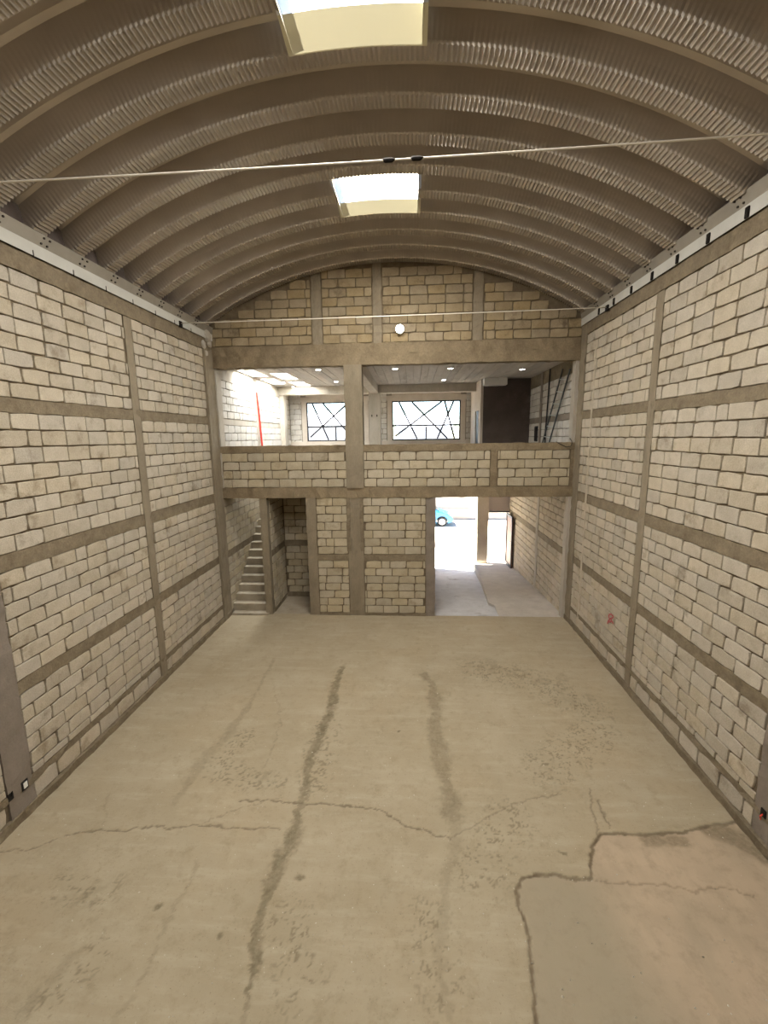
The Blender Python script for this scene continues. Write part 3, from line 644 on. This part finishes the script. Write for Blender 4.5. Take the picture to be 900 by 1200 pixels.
rough_box('column', XR-.02, XR+.1, 13.26, 13.46, 3.2, 6.3, M['column_grey'], wr); rough_box('column', XR-.02, XR+.1, 13.06, 13.26, -.6, 3.06, M['column_pale'], wr)
rough_box('column', XR-.11, XR+.1, D-.01, D+.2, 4.3, 6.2, M['column_pale'], wr); rough_box('column', XR-.1, XR+.1, D+.0, D+.2, -.05, 3.06, M['column_pale'], wr)
# passage shell
struct(box('wall_passage', .4, .55, D+.16, YF, -1, 3.06, M['plaster_pale']))
gf = struct(empty('wall_front', (2.5, YF, -.8)))
PL, PRr = onY(558, 640, YF).x, onY(571, 640, YF).x
box('pier', .4, .9, YF-.05, YF+.18, -1, 3.06, M['plaster_pale'], gf); box('pillar', PL, PRr, YF-.12, YF+.18, -1, 3.06, M['plaster_pale'], gf, .015)
box('lintel', .9, PL, YF, YF+.18, 2.75, 3.06, M['plaster_pale'], gf)
ztr = onY(585, 599, YF).z
box('transom_panel', PRr, XR, YF, YF+.05, ztr, 3.06, M['transom'], gf); box('transom_rail', PRr, XR, YF-.02, YF+.06, ztr-.05, ztr, M['frame'], gf)
d1 = struct(empty('door_1', (XR-.08, YF, -.5))); box('leaf', XR-.1, XR-.06, 15.95, YF-.02, -.46, ztr-.06, M['door'], d1, .004)
m = MB(); m.box(XR-.13, XR-.1, 15.95, 16.0, -.46, ztr-.06); m.box(XR-.13, XR-.1, YF-.09, YF-.03, -.46, ztr-.06); m.box(XR-.125, XR-.1, 16.0, YF-.09, -.46, -.36); m.box(XR-.125, XR-.1, 16.0, YF-.09, ztr-.14, ztr-.06); m.build('leaf_frame', M['frame'], d1)
m = MB(); m.tube([(XR-.1, 16.04, .55), (XR-.17, 16.04, .55), (XR-.17, 16.14, .55)], .012); m.build('handle', M['alu'], d1)
# sloping driveway and the raised walkway beside it
NY = 24
def slope(name, xf, zf, mk, thick):
    V = []; F = []; nx = 6
    for i in range(NY+1):
        y = D+.04+(17.1-D-.04)*i/NY; a, b = xf(y)
        for j in range(nx+1): x = a+(b-a)*j/nx; V.append((x, y, zf(y)+random.uniform(-.004, .004)*(0 < j < nx)))
        V += [(b, y, zf(y)-thick), (a, y, zf(y)-thick)]
    k = nx+3
    for i in range(NY):
        for j in range(k): F.append((i*k+j, i*k+(j+1) % k, (i+1)*k+(j+1) % k, (i+1)*k+j))
    F += [tuple(range(k)), tuple(NY*k+j for j in range(k))[::-1]]
    o = fromdata(name, V, F, M[mk]); bm = bmesh.new(); bm.from_mesh(o.data); bmesh.ops.recalc_face_normals(bm, faces=bm.faces[:]); bm.to_mesh(o.data); bm.free(); return struct(o)
kx = lambda y: float(np.interp(y, [D, 11.4, 11.45, 14.2, 17.2], [2.2, 2.26, 2.12, 2.35, 2.5]))
zd = lambda y: -.002-.78*((y-D)/6.15) if y < 16.61 else -.782-.02*(y-16.6)
zk = lambda y: float(np.interp(y, [D, 11.8, 13.7, 16.6, 17.2], [-.004, -.075, -.2, -.5, -.53]))
slope('floor_driveway', lambda y: (.5, 2.7), zd, 'drive', .12); slope('floor_walkway', lambda y: (kx(y), XR+.05), zk, 'kerb', .3)

# ================================================================== SMALL THINGS INSIDE
def downlight(p, r, label):
    e = tag(empty('downlight', p), label, 'ceiling light', 'round recessed lights of the loft ceiling'); x, y, z = p
    m = MB(); m.tube([(x, y, z+.004), (x, y, z-.012)], [r, r*.92], 20); m.build('trim_ring', M['white'], e); m = MB(); m.tube([(x, y, z-.012), (x, y, z-.016)], r*.78, 20); m.build('lens', M['led'], e)
DL = [((373, 433), 'round recessed light between the roof openings and the loft column'), ((394, 447), 'round recessed light beside the window beam behind the loft column'), ((463, 432), 'round recessed light right next to the long concrete ceiling beam'), ((528, 431.5), 'round recessed light above the window, close to the gable beam'), ((520, 445), 'round recessed light above the window, far back at the window beam'), ((612, 432.5), 'round recessed light in front of the dark plastered cubicle'), ((332, 448), 'round recessed light between the bright roof openings'), ((347, 454.5), 'round recessed light at the window beam below the roof openings')]
for (uv, lb) in DL:
    p = onZ(*uv, 6.298); downlight((p.x, min(p.y, 15.5), 6.3), .085 if uv[0] not in (332, 347) else .06, lb)
# floodlight on the gable
p = onY(468.5, 385.5, D-.12); e = tag(empty('flood_lamp', (p.x, D-.02, p.z)), 'small lit flood lamp on the block gable below the vault', 'lamp')
m = MB(); m.tube([(p.x, D-.03, p.z+.02), (p.x, D-.13, p.z)], [.07, .1], 20); m.build('housing', M['white'], e); m = MB(); m.tube([(p.x, D-.13, p.z), (p.x, D-.15, p.z-.003)], [.09, .07], 20); m.build('lens', M['flood'], e); box('bracket', p.x-.02, p.x+.02, D-.04, D+.0, p.z-.05, p.z+.12, M['metal_dark'], e)
# ropes
def rope(pts, r, label, sag=.0, n=24):
    P = []; a, b = Vector(pts[0]), Vector(pts[-1])
    for i in range(n+1): t = i/n; q = a.lerp(b, t); q.z -= sag*4*t*(1-t); P.append(q)
    m = MB(); m.tube(P, r, 6); return P, m
a, b = onX(-134, 220, XL), onX(1004, 149, XR); a.x += .04; b.x -= .04; P, m = rope((a, b), .0085, '', .03)
e = tag(empty('rope', a), 'long pale rope stretched across the hall under the skylights', 'rope'); m.build('line', M['rope'], e, True)
for (u, v) in ((455, 186.5), (489, 183.5)):
    q = min((P[i].lerp(P[i+1], f/20) for i in range(len(P)-1) for f in range(20)), key=lambda k: abs(project(k)[0]-u)); t = MB(); t.tube([q+Vector((-.06, 0, .004)), q+Vector((-.03, 0, 0)), q+Vector((.03, 0, 0)), q+Vector((.06, 0, .004))], [.006, .018, .018, .006], 8); t.build('knot', M['dark'], e, True)
a, b = onX(208, 379, XL), onX(716, 360, XR); a.x += .06; b.x -= .07; P, m = rope((a, b), .008, '', .01)
e = tag(empty('rope', a), 'thin pale line strung in front of the block gable', 'rope'); m.build('line', M['rope'], e, True)
for q in (a, b): box('tie_bracket', q.x-.02, q.x+.02, q.y-.05, q.y+.05, q.z-.07, q.z+.04, M['dark'], e, .005)
# ladder in the loft
R1 = [(XR-.05, 11.51, 6.12), (XR-.12, 13.45, FZ+.01)]; R2 = [(XR-.05, 10.99, 6.04), (XR-.12, 12.86, FZ+.01)]
e = tag(empty('ladder', (XR-.12, 13.1, FZ)), 'metal ladder leaning on the pale block wall of the loft', 'ladder')
for r in (R1, R2): m = MB(); m.bar(*r, .026, .036); m.build('rail', M['metal_dark'], e)
for i in range(9):
    t = .08+.1*i; m = MB(); m.tube([Vector(R1[0]).lerp(Vector(R1[1]), t), Vector(R2[0]).lerp(Vector(R2[1]), t)], .013, 8); m.build('rung', M['alu'], e)
m = MB(); m.tube([(XR-.05, 12.52, 6.28), (XR-.05, 12.6, 5.4), (XR-.05, 12.68, 4.6), (XR-.05, 12.7, FZ)], .02, 8); tag(m.build('pipe', M['black'], None, True), 'black pipe running down the loft wall beside the ladder', 'pipe')
p = [onX(299, 464, XL), onX(302, 490, XL), onX(305, 522, XL)]; m = MB(); m.tube([(XL+.06, p[0].y, p[0].z+.1), (XL+.06, p[0].y, p[0].z), (XL+.06, p[1].y, p[1].z), (XL+.06, p[2].y, p[2].z), (XL+.06, p[2].y, FZ)], .028, 8)
tag(m.build('red_pipe', M['red'], None, True), 'red plastic pipe running down the bright loft wall', 'pipe')
q = onX(629, 508, XR); e = tag(empty('switch_box', (XR, q.y, q.z)), 'black electrical box in the loft wall by the cubicle', 'electrical box'); box('case', XR-.04, XR+.0, q.y-.14, q.y+.14, q.z-.24, q.z+.22, M['black'], e, .01); box('cover', XR-.05, XR-.04, q.y-.1, q.y+.1, q.z-.2, q.z+.18, M['dark'], e)
q = onY(668, 516, D-.03); m = MB(); m.tube([(q.x-.02, D-.06, 4.42), (q.x+.03, D-.06, 4.36), (q.x+.04, D-.05, 4.3), (q.x+.02, D-.05, 4.24), (q.x-.08, D-.05, 4.22), (q.x-.22, D-.04, 4.29), (q.x-.3, D+.02, 4.345)], .008, 6); tag(m.build('cable', M['black'], None, True), 'thin black cable looped over the parapet cap near the ladder', 'cable')
# outlets on the near columns
q = onX(27.3, 919.5, XL); e = tag(empty('outlet', (XL+.012, q.y, q.z)), 'white outlet in a black frame low on the grey wall column', 'outlet'); box('frame', XL+.014, XL+.026, q.y-.045, q.y+.045, q.z-.06, q.z+.06, M['black'], e, .004); box('plate', XL+.026, XL+.034, q.y-.026, q.y+.026, q.z-.038, q.z+.038, M['white'], e, .003)
q = onX(10.5, 933.5, XL); e = tag(empty('junction_box', (XL+.012, q.y, q.z)), 'open black junction box beside the white outlet', 'junction box'); box('case', XL+.012, XL+.026, q.y-.035, q.y+.035, q.z-.05, q.z+.05, M['black'], e, .004); m = MB(); m.tube([(XL+.024, q.y, q.z), (XL+.032, q.y+.01, q.z+.02), (XL+.03, q.y+.012, q.z+.05)], .005, 6); m.build('wire', M['dark'], e)
q = onX(897, 953, XR); e = tag(empty('junction_box', (XR-.012, q.y, q.z)), 'open junction box with a red wire low on a concrete column', 'junction box'); box('case', XR-.028, XR-.014, q.y-.035, q.y+.035, q.z-.045, q.z+.045, M['black'], e, .004); m = MB(); m.tube([(XR-.02, q.y, q.z-.01), (XR-.05, q.y, q.z-.04), (XR-.04, q.y, q.z-.08)], .008, 6); m.build('wire', M['red'], e)
# red painted mark on the right wall
mk = [[(500, 355), (455, 360), (438, 400), (455, 445), (490, 450), (535, 420), (530, 390), (505, 375)], [(470, 450), (430, 500), (412, 555)], [(485, 455), (505, 500), (535, 550)], [(440, 520), (500, 505)]]
m = MB()
for s in mk:
    P = [onX(690+a/18, 700+b/18, XR) for a, b in s]
    for a, b in zip(P[:-1], P[1:]): m.bar((XR-.018, a.y, a.z), (XR-.018, b.y, b.z), .008, .028, Vector((1, 0, 0)).cross((b-a)).normalized())
tag(m.build('painted_mark', M['redpaint']), 'red spray painted mark scrawled on the block wall', 'paint mark')

# ================================================================== STREET
ZS = -.92
struct(fromdata('floor_street', [(-60, 17.1, -.8), (60, 17.1, -.8), (-60, 19, ZS), (60, 19, ZS), (-60, 60, ZS), (60, 60, ZS)], [(0, 1, 3, 2), (2, 3, 5, 4)], M['street']))
ow = struct(box('wall_street', -25, 30, 28.4, 28.65, ZS, 2.2, M['streetwall'])); box('wall_base', -25, 30, 28.34, 28.4, ZS, ZS+.75, M['streetbase'], ow)
for i, (x, y, wd, ht, lb) in enumerate(((-9, 46, 7, 7.2, 'far pale blue house seen low through the window behind the column'), (1.5, 50, 6, 7.0, 'far pale blue house with a pitched roof low in the wide loft window'))):
    e = tag(empty('house', (x, y, ZS)), lb, 'house'); box('wall', x-wd/2, x+wd/2, y, y+5, ZS, ht-1.4, M['house'], e)
    fromdata('roof', [(x-wd/2-.2, y-.2, ht-1.4), (x+wd/2+.2, y-.2, ht-1.4), (x+wd/2+.2, y+5.2, ht-1.4), (x-wd/2-.2, y+5.2, ht-1.4), (x-wd/2-.2, y+2.5, ht), (x+wd/2+.2, y+2.5, ht)], [(0, 1, 5, 4), (2, 3, 4, 5), (0, 4, 3), (1, 2, 5), (3, 2, 1, 0)], M['houseroof'], e)
    for k in (-.28, .28): w_ = box('window', x+wd*k-.6, x+wd*k+.6, y-.03, y+.02, 2.6, 3.9, M['frame'], e)
def car(xf, yc):
    """small blue hatchback parked along the street, nose towards +X; xf = front bumper"""
    L_ = 3.6; x0 = xf-L_; z0 = ZS; W = .78; e = tag(empty('car', (xf-L_/2, yc, ZS)), 'bright blue small hatchback parked along the street', 'car')
    wx = (xf-.66, xf-2.95); wr = .29
    low = [(0, .3), (0, .62), (.05, .78), (.25, .9), (2.55, .93), (2.9, .9), (3.3, .76), (3.52, .62), (3.6, .48), (3.58, .28)]
    bot = []
    for c in (xf-.66-x0, xf-2.95-x0): bot.append([(c+.36*math.cos(t), max(.18, .29+.36*math.sin(t))) for t in np.linspace(-.3, math.pi+.3, 11)])
    out = low + [(3.3, .18)] + bot[0] + bot[1] + [(.2, .18)]
    def extr(out, secs, nm, mk, par=e):
        n = len(out); V = []; F = []
        for (yy, sc) in secs: V += [(x0+x, yc+yy, z0+(z-.55)*sc+.55) for x, z in out]
        for s in range(len(secs)-1):
            for i in range(n): F.append((s*n+i, s*n+(i+1) % n, (s+1)*n+(i+1) % n, (s+1)*n+i))
        F += [tuple(range(n))[::-1], tuple((len(secs)-1)*n+i for i in range(n))]
        o = fromdata(nm, V, F, M[mk], par); bm = bmesh.new(); bm.from_mesh(o.data); bmesh.ops.recalc_face_normals(bm, faces=bm.faces[:]); bmesh.ops.triangulate(bm, faces=[f for f in bm.faces if len(f.verts) > 4]); bm.to_mesh(o.data); bm.free(); return o
    extr(out, [(-W, .9), (-W+.05, .98), (-W+.15, 1), (W-.15, 1), (W-.05, .98), (W, .9)], 'body', 'carpaint')
    cab = [(.12, .9), (.3, 1.3), (.55, 1.44), (1.2, 1.49), (1.9, 1.44), (2.25, 1.22), (2.75, .92)]
    extr(cab, [(-W+.06, .93), (-W+.16, 1), (W-.16, 1), (W-.06, .93)], 'cabin', 'carpaint')
    for s in (-1, 1):
        yy = yc+s*(W-.055)
        for q in (((.5, .95), (.58, 1.28), (1.25, 1.33), (1.25, .95)), ((1.33, .95), (1.33, 1.33), (1.8, 1.29), (2.35, .95))):
            V = [(x0+a, yy+s*.012*(1 if k else 1), z0+b) for k, (a, b) in enumerate(q)]+[(x0+a, yy-s*.04, z0+b) for a, b in q]; fromdata('side_window', V, [(0, 1, 2, 3), (4, 7, 6, 5), (0, 4, 5, 1), (1, 5, 6, 2), (2, 6, 7, 3), (3, 7, 4, 0)], M['carglass'], e)
        m = MB(); m.tube([(xf-.12, yc+s*.55, z0+.66), (xf-.02, yc+s*.55, z0+.6)], [.13, .09], 14); m.build('headlight', M['lamp_glass'], e, True)
        m = MB(); m.box(xf-1.5, xf-1.36, yc+s*(W-.02)-.01, yc+s*(W+.13), z0+.93, z0+1.05); m.build('mirror', M['carpaint'], e)
    V = [(x0+1.95, yc-.58, z0+1.43), (x0+1.95, yc+.58, z0+1.43), (x0+2.76, yc+.64, z0+.95), (x0+2.76, yc-.64, z0+.95)]; fromdata('windscreen', V+[(a-.03, b, c-.03) for a, b, c in V], [(0, 1, 2, 3), (7, 6, 5, 4), (0, 4, 5, 1), (1, 5, 6, 2), (2, 6, 7, 3), (3, 7, 4, 0)], M['carglass'], e)
    box('bumper', xf-.16, xf+.03, yc-W+.08, yc+W-.08, z0+.26, z0+.45, M['carpaint'], e, .03)
    for wxx in wx:
        for s in (-1, 1):
            y = yc+s*(W-.1); m = MB(); m.tube([(wxx, y-.09, z0+wr), (wxx, y-.07, z0+wr), (wxx, y+.07, z0+wr), (wxx, y+.09, z0+wr)], [wr-.03, wr, wr, wr-.03], 24); t = m.build('wheel', M['rubber'], e, True)
            m = MB(); m.tube([(wxx, y+s*.085, z0+wr), (wxx, y+s*.1, z0+wr), (wxx, y+s*.095, z0+wr)], [.2, .18, .05], 20); m.build('rim', M['rim'], t)
            for k in range(5): a = k*2*math.pi/5; m = MB(); m.bar((wxx, y+s*.1, z0+wr), (wxx+.17*math.cos(a), y+s*.1, z0+wr+.17*math.sin(a)), .04, .02, Vector((0, 1, 0))); m.build('spoke', M['alu'], t)
q = onY(531, 605, 26.0); car(q.x, 26.8)
